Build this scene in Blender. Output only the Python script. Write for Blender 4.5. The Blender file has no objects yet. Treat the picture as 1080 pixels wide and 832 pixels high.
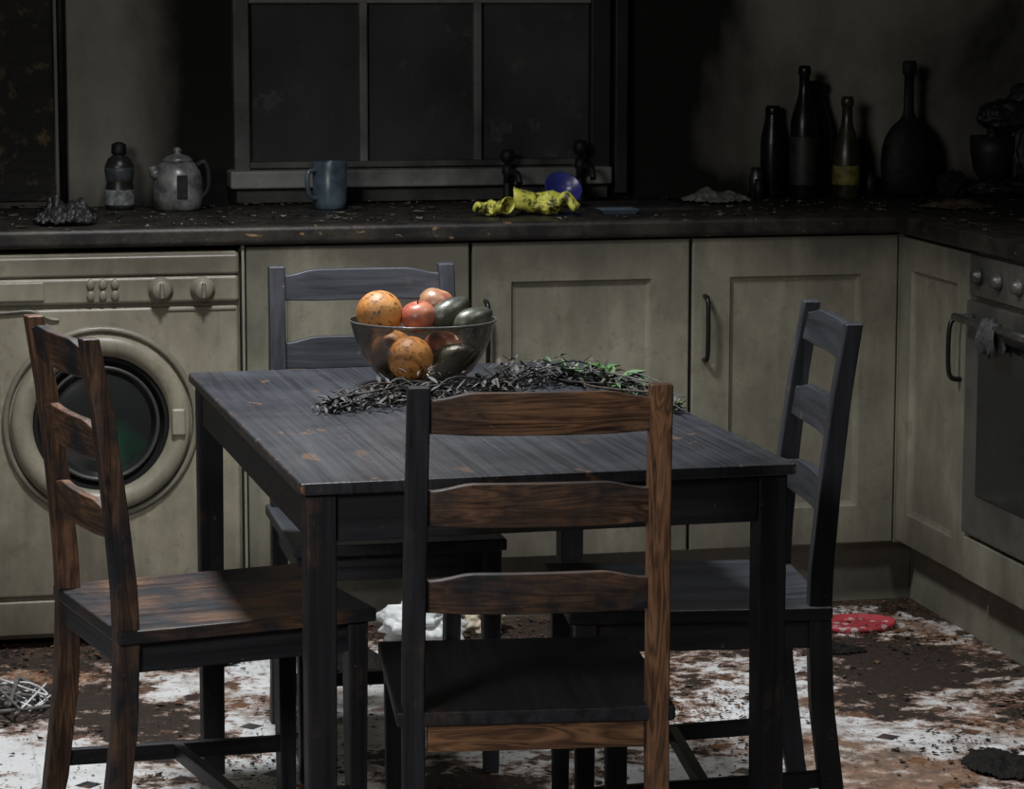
import bpy, bmesh, math, random
import numpy as np
from mathutils import Vector, Matrix, noise as mnoise
random.seed(7)
S=bpy.context.scene
COL=S.collection
S.view_settings.view_transform='Standard'

# ------------------------------------------------------------------ nodes
class N:
    def __init__(s,name):
        s.m=bpy.data.materials.new(name); s.m.use_nodes=True
        s.t=s.m.node_tree; s.t.nodes.clear()
        s.out=s.t.nodes.new('ShaderNodeOutputMaterial')
        s.tc=s.t.nodes.new('ShaderNodeTexCoord')
    def n(s,typ,**kw):
        nd=s.t.nodes.new(typ)
        for k,v in kw.items(): setattr(nd,k,v)
        return nd
    def l(s,a,b): s.t.links.new(a,b)
    def put(s,sock,v):
        if isinstance(v,bpy.types.NodeSocket): s.l(v,sock)
        elif isinstance(v,(tuple,list)):
            if sock.type=='RGBA' and len(v)==3: v=(*v,1)
            sock.default_value=v
        else: sock.default_value=v
    def map(s,scale=(1,1,1),loc=(0,0,0),rot=(0,0,0),src=None):
        nd=s.n('ShaderNodeMapping'); s.l(src or s.tc.outputs['Object'],nd.inputs[0])
        nd.inputs['Scale'].default_value=scale; nd.inputs['Location'].default_value=loc; nd.inputs['Rotation'].default_value=rot
        return nd.outputs[0]
    def noise(s,vec=None,scale=5,detail=4,rough=.5,dist=0):
        nd=s.n('ShaderNodeTexNoise'); s.l(vec or s.tc.outputs['Object'],nd.inputs['Vector'])
        nd.inputs['Scale'].default_value=scale; nd.inputs['Detail'].default_value=detail
        nd.inputs['Roughness'].default_value=rough; nd.inputs['Distortion'].default_value=dist
        return nd.outputs[0]
    def vor(s,vec=None,scale=5,feature='F1',out='Distance'):
        nd=s.n('ShaderNodeTexVoronoi'); nd.feature=feature; s.l(vec or s.tc.outputs['Object'],nd.inputs['Vector'])
        nd.inputs['Scale'].default_value=scale; return nd.outputs[out]
    def ramp(s,f,stops,interp='LINEAR'):
        nd=s.n('ShaderNodeValToRGB'); s.l(f,nd.inputs[0]); cr=nd.color_ramp; cr.interpolation=interp
        while len(cr.elements)>1: cr.elements.remove(cr.elements[-1])
        for i,(p,c) in enumerate(stops):
            e=cr.elements[0] if i==0 else cr.elements.new(p)
            e.position=p; 
            if not isinstance(c,(tuple,list)): c=(c,c,c)
            e.color=(*c,1)
        return nd.outputs[0]
    def mix(s,f,a,b,mode='MIX'):
        nd=s.n('ShaderNodeMix'); nd.data_type='RGBA'; nd.blend_type=mode
        s.put(nd.inputs[0],f); s.put(nd.inputs[6],a); s.put(nd.inputs[7],b); return nd.outputs[2]
    def math(s,op,a,b=0.,clamp=False):
        nd=s.n('ShaderNodeMath'); nd.operation=op; nd.use_clamp=clamp
        s.put(nd.inputs[0],a); s.put(nd.inputs[1],b); return nd.outputs[0]
    def sep(s,vec=None):
        nd=s.n('ShaderNodeSeparateXYZ'); s.l(vec or s.tc.outputs['Object'],nd.inputs[0]); return nd.outputs
    def bump(s,h,st=.3,dist=.01):
        nd=s.n('ShaderNodeBump'); s.l(h,nd.inputs['Height']); nd.inputs['Strength'].default_value=st; nd.inputs['Distance'].default_value=dist
        return nd.outputs[0]
    def bsdf(s,col,rough=.6,metal=0.,spec=.5,bump=None,**kw):
        b=s.n('ShaderNodeBsdfPrincipled'); s.put(b.inputs['Base Color'],col); s.put(b.inputs['Roughness'],rough)
        s.put(b.inputs['Metallic'],metal); s.put(b.inputs['Specular IOR Level'],spec)
        if bump is not None: s.l(bump,b.inputs['Normal'])
        for k,v in kw.items(): s.put(b.inputs[k],v)
        s.l(b.outputs[0],s.out.inputs[0]); return s.m

def simple(name,col,rough=.6,metal=0.,var=.35,scale=12,bs=.2,spec=.5,**kw):
    m=N(name); f=m.noise(scale=scale,detail=6,rough=.65)
    c=m.mix(m.ramp(f,[(.3,0),(.7,1)]),tuple(x*(1-var) for x in col),tuple(min(1,x*(1+var)) for x in col))
    return m.bsdf(c,rough,metal,spec,m.bump(f,bs,.004),**kw)

def sooty(name,base,soot=(.012,.011,.010),scale=3,lo=.45,hi=.65,rough=.55,drip=False,zdirt=False,spec=.4):
    m=N(name)
    g=m.noise(m.map((1,1,.35) if drip else (1,1,1)),scale=scale,detail=8,rough=.6)
    fine=m.noise(scale=45,detail=4,rough=.7)
    streak=m.noise(m.map((26,26,1.6)),scale=1,detail=7,rough=.65,dist=.4)
    if zdirt:
        z=m.sep()[2]
        zd=m.ramp(z,[(.0,.34),(.16,.20),(.32,.02),(.60,.02),(.78,.14),(.88,.36)])
        g=m.math('ADD',g,m.math('MULTIPLY',zd,.8))
    mask=m.ramp(g,[(lo,0),(hi,1)])
    specks=m.ramp(fine,[(.58,0),(.68,1)])
    cloud=m.noise(m.map((1,1,.7),(3,1,2)),scale=5.5,detail=9,rough=.7)
    col=m.mix(m.ramp(cloud,[(.34,0),(.66,1)]),tuple(x*.56 for x in base),base)
    if drip: 
        col=m.mix(m.math('MULTIPLY',m.ramp(streak,[(.50,0),(.68,1)]),.32),col,tuple(x*.38 for x in base))
        grease=m.ramp(m.noise(m.map((1,1,.8),(8,2,5)),scale=13,detail=8,rough=.72),[(.56,0),(.66,1)])
        col=m.mix(m.math('MULTIPLY',grease,.42),col,(base[0]*.40,base[1]*.33,base[2]*.25))
    col=m.mix(m.math('MULTIPLY',specks,.4),col,tuple(x*.40 for x in base))
    col=m.mix(m.math('MULTIPLY',mask,.85),col,soot)
    return m.bsdf(col,m.math('ADD',m.math('MULTIPLY',fine,.25),rough-.12),spec=spec,bump=m.bump(fine,.15,.002))

def wood(name,axis,brown=.0,seed=0,lightness=1.):
    m=N(name)
    sc=[60,60,60]; sc[axis]=2.2
    g=m.noise(m.map(tuple(sc),(seed*1.7,seed*.9,seed*2.3)),scale=1,detail=5,rough=.6,dist=.5)
    sc3=[34,34,34]; sc3[axis]=2.6
    q=m.noise(m.map(tuple(sc3),(seed*.7,seed*2.9,seed*1.3)),scale=1,detail=3,rough=.5,dist=1.3)
    ring=m.math('ABSOLUTE',m.math('SUBTRACT',m.math('FRACT',m.math('MULTIPLY',q,7.)),.5))
    gv=m.ramp(g,[(.32,0),(.70,1)])
    gb=m.math('ADD',m.math('MULTIPLY',m.ramp(ring,[(.05,0),(.45,1)]),.55),m.math('MULTIPLY',gv,.45),True)
    L=lightness
    char=m.mix(gv,(.011*L,.012*L,.015*L),(.032*L,.035*L,.043*L))
    br=m.mix(gb,(.036,.018,.011),(.36,.185,.095))
    low=m.noise(m.map((1,1,1),(seed*3.1,seed*1.3,seed)),scale=7,detail=7,rough=.66)
    t=.74-brown*.42
    mask=m.ramp(low,[(t-.10,0),(t+.24,1)])
    chip=m.ramp(m.noise(m.map((1,1,1),(seed,0,0)),scale=55,detail=3,rough=.6),[(.71,0),(.74,1)])
    col=m.mix(mask,char,br)
    col=m.mix(m.math('MULTIPLY',chip,.5),col,(.28,.145,.07))
    return m.bsdf(col,m.math('ADD',m.math('MULTIPLY',g,.3),.34),spec=.45,bump=m.bump(gv,.35,.0010))

# ------------------------------------------------------------------ mesh helpers
def link(o,parent=None):
    COL.objects.link(o)
    if parent: o.parent=parent
    return o
def empty(name,loc=(0,0,0),rz=0):
    e=bpy.data.objects.new(name,None); e.empty_display_size=.1; e.location=loc; e.rotation_euler=(0,0,rz); COL.objects.link(e); return e
def mesh(name,V,F,mat=None,parent=None,smooth=False,bevel=0,seg=2,subsurf=0):
    me=bpy.data.meshes.new(name); me.from_pydata([tuple(v) for v in V],[],F); me.update()
    bm=bmesh.new(); bm.from_mesh(me); bmesh.ops.recalc_face_normals(bm,faces=bm.faces); bm.to_mesh(me); bm.free()
    o=bpy.data.objects.new(name,me)
    if mat: 
        for mm in (mat if isinstance(mat,list) else [mat]): me.materials.append(mm)
    if smooth or bevel:
        for p in me.polygons: p.use_smooth=True
    if bevel:
        b=o.modifiers.new('bevel','BEVEL'); b.width=bevel; b.segments=seg; b.limit_method='ANGLE'; b.angle_limit=.6
        b.harden_normals=True
    if subsurf:
        s=o.modifiers.new('sub','SUBSURF'); s.levels=subsurf; s.render_levels=subsurf
    return link(o,parent)
def box(name,a,b,mat,parent=None,bevel=.002,seg=2):
    x0,y0,z0=[min(p,q) for p,q in zip(a,b)]; x1,y1,z1=[max(p,q) for p,q in zip(a,b)]
    V=[(x0,y0,z0),(x1,y0,z0),(x1,y1,z0),(x0,y1,z0),(x0,y0,z1),(x1,y0,z1),(x1,y1,z1),(x0,y1,z1)]
    F=[(0,3,2,1),(4,5,6,7),(0,1,5,4),(1,2,6,5),(2,3,7,6),(3,0,4,7)]
    return mesh(name,V,F,mat,parent,bevel=bevel,seg=seg)
def rings(name,R,mat,parent=None,closed_ends=True,loop=False,**kw):
    n=len(R[0]); V=[v for r in R for v in r]; F=[]
    m=len(R)
    for i in range(m if loop else m-1):
        for j in range(n):
            a=i*n+j; b=i*n+(j+1)%n; c=((i+1)%m)*n+(j+1)%n; d=((i+1)%m)*n+j
            F.append((a,b,c,d))
    if closed_ends and not loop:
        F.append(tuple(range(n-1,-1,-1))); F.append(tuple((m-1)*n+j for j in range(n)))
    return mesh(name,V,F,mat,parent,**kw)
def lathe(name,prof,mat,parent=None,n=40,center=(0,0,0),axis='z',squash=(1,1),smooth=True,**kw):
    R=[]
    for r,z in prof:
        ring=[]
        for j in range(n):
            a=2*math.pi*j/n; p=(r*math.cos(a)*squash[0],r*math.sin(a)*squash[1],z)
            if axis=='y': p=(p[0],-z,p[1])
            if axis=='x': p=(-z,p[0],p[1])
            ring.append((p[0]+center[0],p[1]+center[1],p[2]+center[2]))
        R.append(ring)
    return rings(name,R,mat,parent,smooth=smooth,closed_ends=True,**kw)
def tube(name,pts,r,mat,parent=None,n=10,cyc=False,rr=None):
    P=[Vector(p) for p in pts]; m=len(P); R=[]; up=None
    for i in range(m):
        if cyc: t=P[(i+1)%m]-P[i-1]
        else: t=P[min(i+1,m-1)]-P[max(i-1,0)]
        t.normalize()
        if up is None:
            up=Vector((0,0,1)) if abs(t.z)<.9 else Vector((1,0,0))
        s=t.cross(up).normalized(); up=s.cross(t).normalized()
        q=rr[i] if rr else r
        R.append([P[i]+q*(math.cos(2*math.pi*j/n)*s+math.sin(2*math.pi*j/n)*up) for j in range(n)])
    return rings(name,R,mat,parent,smooth=True,loop=cyc)
def spline(pts,k=8):
    P=[Vector(p) for p in pts]; P=[2*P[0]-P[1]]+P+[2*P[-1]-P[-2]]; out=[]
    for i in range(1,len(P)-2):
        for j in range(k):
            t=j/k; a,b,c,d=P[i-1],P[i],P[i+1],P[i+2]
            out.append(.5*((2*b)+(c-a)*t+(2*a-5*b+4*c-d)*t*t+(3*b-a-3*c+d)*t**3))
    out.append(P[-2]); return out
def blob(name,loc,rad,mat,parent=None,amp=.25,freq=3,sub=5,seed=0,flat=None,smooth=True,rot=0,crumple=0):
    bm=bmesh.new(); bmesh.ops.create_icosphere(bm,subdivisions=sub,radius=1)
    M=Matrix.Rotation(rot,3,'Z')
    for v in bm.verts:
        d=v.co.copy(); sd=Vector((seed*7.3,seed*1.7,seed))
        k=1+amp*mnoise.noise(d*freq*.5+sd)+amp*.4*mnoise.noise(d*freq*1.3+sd)
        k+=crumple*(abs(mnoise.noise(d*freq+sd*2))-.25)+crumple*.5*(abs(mnoise.noise(d*freq*2.3+sd*3))-.25)
        c=Vector((d.x*rad[0]*k,d.y*rad[1]*k,d.z*rad[2]*k))
        if flat is not None and c.z<flat: c.z=flat
        v.co=M@c+Vector(loc)
    me=bpy.data.meshes.new(name); bm.to_mesh(me); bm.free(); me.materials.append(mat)
    if smooth:
        for p in me.polygons: p.use_smooth=True
    return link(bpy.data.objects.new(name,me),parent)
def sheet(name,cx,cy,z,w,d,h,mat,seed=0,rot=0,n=44,parent=None):
    V=[];F=[];keep={}
    for j in range(n+1):
        for i in range(n+1):
            u=i/n*2-1; v=j/n*2-1; r=math.hypot(u,v); a=math.atan2(v,u)
            lim=.78+.24*mnoise.noise(Vector((math.cos(a)*1.8,math.sin(a)*1.8,seed)))+.10*mnoise.noise(Vector((math.cos(a)*5,math.sin(a)*5,seed)))
            if r>lim: continue
            e=max(0,1-(r/lim)**2)
            q=Vector((u*1.7,v*1.7,seed*3.1))
            hh=h*(.12+e*(.30+1.0*abs(mnoise.noise(q))+.50*abs(mnoise.noise(q*2.6)))+.16*mnoise.noise(q*6))
            x=u*w; y=v*d; x+=.10*w*mnoise.noise(q*1.3+Vector((9,0,0))); y+=.10*d*mnoise.noise(q*1.3+Vector((0,9,0)))
            keep[(i,j)]=len(V); V.append((cx+x*math.cos(rot)-y*math.sin(rot),cy+x*math.sin(rot)+y*math.cos(rot),z+max(0,hh)))
    for j in range(n):
        for i in range(n):
            k=[(i,j),(i+1,j),(i+1,j+1),(i,j+1)]
            if all(t in keep for t in k): F.append(tuple(keep[t] for t in k))
    o=mesh(name,V,F,mat,parent,smooth=False); s=o.modifiers.new('t','SOLIDIFY'); s.thickness=.0015; s.offset=1; return o
def chips(name,n,fn,mats,size=(.004,.016),zs=.006,parent=None,curl=.5):
    V=[];F=[];MI=[]
    for i in range(n):
        x,y,z,k=fn(i); s=random.uniform(*size)*k; a=random.uniform(0,6.28); q=random.randint(4,6)
        t=[random.uniform(-curl,curl)*s*.5 for _ in range(2)]
        b=len(V); el=random.uniform(.4,1.)
        for j in range(q):
            an=6.283*j/q+random.uniform(-.35,.35); rr=s*random.uniform(.6,1.1)
            px,py=rr*math.cos(an),rr*el*math.sin(an)
            pz=abs(px*t[0]+py*t[1])/max(s,.001)+random.uniform(0,zs)
            V.append((x+px*math.cos(a)-py*math.sin(a),y+px*math.sin(a)+py*math.cos(a),z+.0008+pz))
        for j in range(1,q-1): F.append((b,b+j,b+j+1)); MI.append(random.randrange(len(mats)))
    o=mesh(name,V,F,mats,parent)
    for p,mi in zip(o.data.polygons,MI): p.material_index=mi
    return o

# ------------------------------------------------------------------ materials
M_cab=sooty('cabinet_paint_sooty',(.228,.216,.163),soot=(.045,.041,.031),scale=2.4,lo=.50,hi=.76,rough=.5,drip=True,zdirt=True)
M_cab2=sooty('cabinet_carcass_sooty',(.20,.19,.145),soot=(.04,.036,.03),scale=3,lo=.52,hi=.82,rough=.6)
M_wm=sooty('washer_enamel_sooty',(.250,.232,.172),soot=(.055,.047,.036),scale=3.2,lo=.49,hi=.77,rough=.42,drip=True,zdirt=True)
M_wm_d=sooty('washer_ring_sooty',(.17,.16,.12),soot=(.04,.036,.03),scale=4,lo=.45,hi=.75,rough=.4)
M_black=simple('charred_black',(.008,.008,.009),.55,var=.5,scale=25,bs=.6,spec=.3)
M_char=simple('charred_rough',(.010,.009,.008),.85,var=.7,scale=40,bs=.9,spec=.2)
M_ash=simple('ash_grey',(.11,.105,.10),.9,var=.6,scale=40,bs=.5)
M_metal=simple('soot_metal',(.16,.16,.16),.35,.9,var=.4,scale=18)
M_hand=simple('handle_black_metal',(.015,.015,.015),.35,.6,var=.4,scale=18)

def wall_mat():
    m=N('wall_smoke_stained'); o=m.sep()
    big=m.noise(m.map((1,1,.6)),scale=2.3,detail=8,rough=.6,dist=.3)
    mid=m.noise(scale=9,detail=6,rough=.7)
    streak=m.noise(m.map((9,9,.8)),scale=1,detail=6,rough=.6,dist=.3)
    def lobe(c,w):
        d=m.math('DIVIDE',m.math('ABSOLUTE',m.math('SUBTRACT',o[0],c)),w)
        return m.math('SUBTRACT',1.,d,True)
    k=m.math('ADD',lobe(-1.52,.24),m.math('ADD',lobe(-.43,.30),m.math('MULTIPLY',lobe(.62,.5),.5)),True)
    k=m.math('ADD',k,m.ramp(o[2],[(.90,.55),(1.14,0)]),True)
    f=m.math('ADD',m.math('MULTIPLY',k,.42),m.math('ADD',m.math('MULTIPLY',big,.85),m.math('MULTIPLY',streak,.15)))
    mask=m.ramp(f,[(.42,0),(.80,1)])
    base=m.mix(mid,(.16,.152,.130),(.29,.278,.236))
    col=m.mix(mask,base,(.011,.011,.010))
    return m.bsdf(col,.8,spec=.15,bump=m.bump(mid,.2,.003))
M_wall=wall_mat()

def tile_wall():
    m=N('burnt_tiles'); b=m.n('ShaderNodeTexBrick'); m.l(m.map((1,1,1),rot=(math.pi/2,0,0)),b.inputs[0])
    b.inputs['Scale'].default_value=5; b.inputs['Color1'].default_value=(.010,.009,.008,1); b.inputs['Color2'].default_value=(.007,.006,.005,1); b.inputs['Mortar'].default_value=(.004,.004,.004,1)
    f=m.noise(scale=22,detail=8,rough=.75)
    col=m.mix(m.ramp(f,[(.55,0),(.66,1)]),b.outputs[0],(.10,.07,.03))
    return m.bsdf(col,.6,spec=.3,bump=m.bump(f,.6,.01))
M_tilew=tile_wall()

def floor_mat():
    m=N('vinyl_floor_burnt')
    v=m.map((1/.17,1/.17,1),(.03,.05,0))
    fr=m.n('ShaderNodeVectorMath'); fr.operation='FRACTION'; m.l(v,fr.inputs[0])
    sb=m.n('ShaderNodeVectorMath'); sb.operation='SUBTRACT'; m.l(fr.outputs[0],sb.inputs[0]); sb.inputs[1].default_value=(.5,.5,0)
    ab=m.n('ShaderNodeVectorMath'); ab.operation='ABSOLUTE'; m.l(sb.outputs[0],ab.inputs[0])
    s=m.sep(ab.outputs[0])
    l1=m.math('ADD',s[0],s[1]); dia=m.math('LESS_THAN',l1,.15)
    mx=m.math('MAXIMUM',s[0],s[1]); seam=m.math('GREATER_THAN',mx,.485)
    low=m.noise(m.map((1,1,1),(.35,.2,0)),scale=1.5,detail=9,rough=.62,dist=.4)
    mid=m.noise(m.map((1,1,1),(5,3,0)),scale=1.9,detail=9,rough=.64,dist=.5)
    fine=m.noise(scale=70,detail=5,rough=.7)
    f2=m.noise(scale=19,detail=7,rough=.75)
    base=m.mix(m.noise(scale=10,detail=5),(.60,.61,.61),(.84,.86,.86))
    base=m.mix(m.math('MULTIPLY',seam,.25),base,(.3,.3,.3))
    base=m.mix(dia,base,(.02,.03,.04))
    haze=m.ramp(m.noise(m.map((1,1,1),(2,7,0)),scale=3,detail=8,rough=.7),[(.50,0),(.68,1)])
    base=m.mix(m.math('MULTIPLY',haze,.5),base,(.22,.17,.12))
    rust=m.ramp(m.math('ADD',mid,m.math('MULTIPLY',m.math('SUBTRACT',f2,.5),.40)),[(.50,0),(.61,1)])
    base=m.mix(m.math('MULTIPLY',rust,.9),base,m.mix(m.ramp(f2,[(.35,0),(.62,1)]),(.32,.155,.07),(.05,.025,.013)))
    # rusty rim around every soot patch
    lb=m.math('ADD',low,m.math('MULTIPLY',m.math('SUBTRACT',f2,.5),.50))
    halo=m.ramp(lb,[(.465,0),(.51,.8)])
    base=m.mix(halo,base,(.22,.10,.045))
    brown=m.ramp(lb,[(.51,0),(.54,1)])
    base=m.mix(brown,base,m.mix(m.ramp(fine,[(.35,0),(.65,1)]),(.035,.018,.011),(.007,.006,.005)))
    o=m.sep(); edge=m.math('ADD',m.math('ADD',m.ramp(m.math('ADD',o[1],.5),[(.24,0),(.54,.24)]),m.ramp(m.math('ADD',o[0],.5),[(.42,0),(.54,.16)])),m.math('ADD',m.math('MULTIPLY',m.noise(scale=6,detail=8,rough=.75),1.),m.math('MULTIPLY',m.math('SUBTRACT',f2,.5),.3)))
    em=m.ramp(edge,[(.65,0),(.70,1)])
    base=m.mix(em,base,m.mix(m.ramp(f2,[(.4,0),(.6,1)]),(.010,.009,.008),(.070,.038,.021)))
    sp=m.ramp(fine,[(.60,0),(.64,1)])
    base=m.mix(m.math('MULTIPLY',sp,.75),base,(.02,.012,.008))
    return m.bsdf(base,m.math('ADD',m.math('MULTIPLY',brown,.35),.35),bump=m.bump(m.math('ADD',brown,m.math('MULTIPLY',f2,.6)),.5,.004))
M_floor=floor_mat()

def worktop_mat():
    m=N('worktop_charred'); f=m.noise(scale=11,detail=8,rough=.7); g=m.noise(m.map((1,1,3),(2,0,0)),scale=24,detail=5,rough=.6)
    col=m.mix(m.ramp(f,[(.42,0),(.62,1)]),(.006,.005,.005),(.024,.020,.015))
    col=m.mix(m.ramp(g,[(.65,0),(.70,1)]),col,(.16,.10,.05))
    return m.bsdf(col,.5,spec=.35,bump=m.bump(f,.6,.006))
M_top=worktop_mat()

def table_top_mat():
    m=N('table_top_stained_pine')
    g=m.noise(m.map((85,1.8,30),(1.3,.2,0)),scale=1,detail=6,rough=.62,dist=.5)
    w=m.n('ShaderNodeTexWave'); w.wave_type='BANDS'; w.bands_direction='X'; m.l(m.map((1,.10,1)),w.inputs['Vector'])
    w.inputs['Scale'].default_value=26; w.inputs['Distortion'].default_value=12; w.inputs['Detail'].default_value=3; w.inputs['Detail Scale'].default_value=.7
    gv=m.ramp(m.mix(.10,g,w.outputs[1]),[(.30,0),(.70,1)])
    col=m.mix(gv,(.014,.016,.020),(.042,.046,.056))
    dust=m.noise(scale=5,detail=8,rough=.68)
    col=m.mix(m.math('MULTIPLY',m.ramp(dust,[(.42,0),(.68,1)]),.38),col,(.115,.12,.135))
    dark=m.noise(m.map((1,1,1),(6,2,0)),scale=3,detail=7,rough=.65)
    col=m.mix(m.math('MULTIPLY',m.ramp(dark,[(.50,0),(.68,1)]),.6),col,(.012,.013,.015))
    chip=m.ramp(m.noise(m.map((1,.45,1),(4,1,0)),scale=24,detail=7,rough=.62),[(.62,0),(.66,1)])
    o=m.sep(); edge=m.ramp(m.math('ABSOLUTE',m.math('DIVIDE',o[0],.37)),[(.45,.15),(.95,1)])
    edge2=m.ramp(m.math('ABSOLUTE',m.math('DIVIDE',o[1],.59)),[(.80,0),(.98,1)])
    chip2=m.ramp(m.noise(m.map((1,1,1),(9,1,0)),scale=60,detail=5,rough=.6),[(.58,0),(.63,1)])
    col=m.mix(m.math('MULTIPLY',m.math('MULTIPLY',chip,m.math('ADD',edge,edge2,True)),.75),col,(.26,.135,.07))
    rim=m.ramp(m.math('ABSOLUTE',m.math('DIVIDE',o[0],.37)),[(.975,0),(.995,1)])
    col=m.mix(m.math('MULTIPLY',m.math('MULTIPLY',chip2,rim),.8),col,(.30,.16,.08))
    fr=m.math('FRACT',m.math('ADD',m.math('DIVIDE',o[0],.105),.5)); seam=m.math('LESS_THAN',m.math('ABSOLUTE',m.math('SUBTRACT',fr,.5)),.010)
    col=m.mix(m.math('MULTIPLY',seam,.6),col,(.006,.006,.007))
    return m.bsdf(col,m.math('ADD',m.math('MULTIPLY',g,.25),.26),spec=.55,bump=m.bump(gv,.25,.001))
M_ttop=table_top_mat()

# ------------------------------------------------------------------ room shell
box('floor',(-4.2,-7.2,-.05),(.72,.72,0),M_floor,bevel=0)
box('wall_back',(-4.2,.6,0),(.72,.72,2.5),M_wall,bevel=0)
box('wall_right',(.6,-7.2,0),(.72,.6,2.5),M_wall,bevel=0)
box('wall_left',(-4.32,-7.2,0),(-4.2,.72,2.5),M_wall,bevel=0)
box('ceiling',(-4.2,-7.2,2.5),(.72,.72,2.56),simple('ceiling_sooty',(.03,.03,.028),.9),bevel=0)
box('trim_1',(-3.2,.583,.93),(-1.895,.6,1.75),M_tilew,bevel=.002)
tube('trim_2',[(-1.875,.588,.925),(-1.875,.588,2.0)],.010,M_black)

# window
W=empty('window_1',(0,0,0))
M_frame=sooty('window_frame_sooty',(.11,.11,.103),soot=(.013,.013,.013),scale=5,lo=.43,hi=.66)
M_frame_m=sooty('window_bars_sooty',(.21,.21,.20),soot=(.025,.025,.025),scale=5,lo=.48,hi=.72)
M_frame_d=sooty('window_frame_black',(.018,.018,.018),soot=(.005,.005,.005),scale=4,lo=.4,hi=.6)
def glassm():
    m=N('window_glass_sooty'); f=m.noise(m.map((1,1,.7)),scale=3.2,detail=5,rough=.55); g=m.noise(m.map((1,1,1),(4,0,2)),scale=15,detail=8,rough=.72)
    big=m.noise(m.map((1,1,1),(1,0,5)),scale=4,detail=3)
    col=m.mix(m.ramp(f,[(.35,0),(.70,1)]),(.016,.018,.018),(.052,.056,.055))
    col=m.mix(m.math('MULTIPLY',m.ramp(g,[(.56,0),(.74,1)]),m.ramp(big,[(.47,0),(.62,.9)])),col,(.12,.125,.12))
    return m.bsdf(col,m.math('ADD',m.math('MULTIPLY',f,.4),.25),spec=.3)
M_glass=glassm()
box('glass_pane',(-1.45,.585,1.0),(-.59,.592,1.95),M_glass,W,bevel=0)
box('stile_left',(-1.475,.555,.985),(-1.437,.599,2.0),M_frame,W,.004)
box('stile_right',(-.605,.555,.985),(-.555,.599,2.0),M_frame_d,W,.004)
box('reveal_right',(-.548,.54,.93),(-.515,.599,2.05),M_frame_d,W,.004)
box('mullion_1',(-1.172,.565,1.0),(-1.152,.599,1.98),M_frame_m,W,.004)
box('mullion_2',(-.893,.565,1.0),(-.873,.599,1.98),M_frame_m,W,.004)
box('transom',(-1.44,.562,1.390),(-.60,.599,1.410),M_frame_m,W,.004)
box('bottom_rail',(-1.46,.56,1.0),(-.57,.599,1.016),M_frame,W,.004)
box('sill',(-1.49,.515,.955),(-.56,.599,.998),M_frame_m,W,.006)
box('sill_apron',(-1.47,.56,.918),(-.56,.599,.953),M_frame,W,.004)
box('head_rail',(-1.46,.56,1.98),(-.55,.599,2.04),M_frame,W,.004)

# ------------------------------------------------------------------ cabinets
def door(name,parent,p0,p1,z0,z1,front,axis,mat,handle=None,frame=.088):
    def P(a,z,d):
        return (a,front+d,z) if axis=='x' else (front+d,a,z)
    t=.018; F=[]
    a0,a1=p0,p1; f=frame; b=.012
    loops=[[(a0,z0,t),(a1,z0,t),(a1,z1,t),(a0,z1,t)],
           [(a0,z0,.002),(a1,z0,.002),(a1,z1,.002),(a0,z1,.002)],
           [(a0+.003,z0+.003,0),(a1-.003,z0+.003,0),(a1-.003,z1-.003,0),(a0+.003,z1-.003,0)],
           [(a0+f,z0+f,0),(a1-f,z0+f,0),(a1-f,z1-f,0),(a0+f,z1-f,0)],
           [(a0+f+.003,z0+f+.003,.007),(a1-f-.003,z0+f+.003,.007),(a1-f-.003,z1-f-.003,.007),(a0+f+.003,z1-f-.003,.007)],
           [(a0+f+b,z0+f+b,.010),(a1-f-b,z0+f+b,.010),(a1-f-b,z1-f-b,.010),(a0+f+b,z1-f-b,.010)]]
    V=[P(*q) for L in loops for q in L]
    for i in range(5):
        for j in range(4): F.append((i*4+j,i*4+(j+1)%4,(i+1)*4+(j+1)%4,(i+1)*4+j))
    F.append((20,21,22,23)); F.append((3,2,1,0))
    mesh(name,V,F,mat,parent)
    if handle:
        ha,h0,h1=handle
        pts=spline([P(ha,h0,0),P(ha,h0+.004,-.022),P(ha,h0+.03,-.030),P(ha,h1-.03,-.030),P(ha,h1-.004,-.022),P(ha,h1,0)],6)
        tube(name+'_handle',pts,.0055,M_hand,parent,n=8)
K=empty('kitchen_base_cabinets')
box('carcass_back_run',(-1.53,.002,.15),(.0,.58,.872),M_black,K,.001)
box('carcass_corner',(.0,.0,.15),(.58,.58,.872),M_cab2,K,.001)
box('carcass_side_run',(.002,-.452,.15),(.58,.0,.872),M_black,K,.001)
box('carcass_side_end',(.002,-1.75,.15),(.58,-1.065,.872),M_cab2,K,.001)
box('end_panel',(-1.533,-.018,0),(-1.527,.58,.872),M_cab2,K,.001)
box('corner_post',(-.018,-.018,.15),(0,0,.87),M_cab,K,.001)
door('door_a',K,-1.523,-1.027,.152,.868,-.018,'x',M_cab,None)
door('door_b',K,-1.019,-.519,.152,.868,-.018,'x',M_cab,(-.99,.592,.738))
door('door_c',K,-.511,-.021,.152,.868,-.018,'x',M_cab,(-.482,.592,.738))
door('door_d',K,-.450,-.026,.158,.866,-.018,'y',M_cab,(-.412,.588,.722),frame=.072)
door('door_e',K,-1.65,-1.07,.158,.866,-.018,'y',M_cab,None)
box('plinth_back',(-1.53,.05,0),(.05,.066,.148),M_cab2,K,.001)
box('plinth_side',(.05,-1.75,0),(.066,.05,.148),M_cab2,K,.001)
# worktop
WT=empty('kitchen_worktop')
box('worktop_back',(-2.75,-.032,.873),(.598,.598,.915),M_top,WT,.012,3)
box('worktop_side',(-.034,-1.75,.8735),(.597,.0,.9145),M_top,WT,.012,3)

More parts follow.
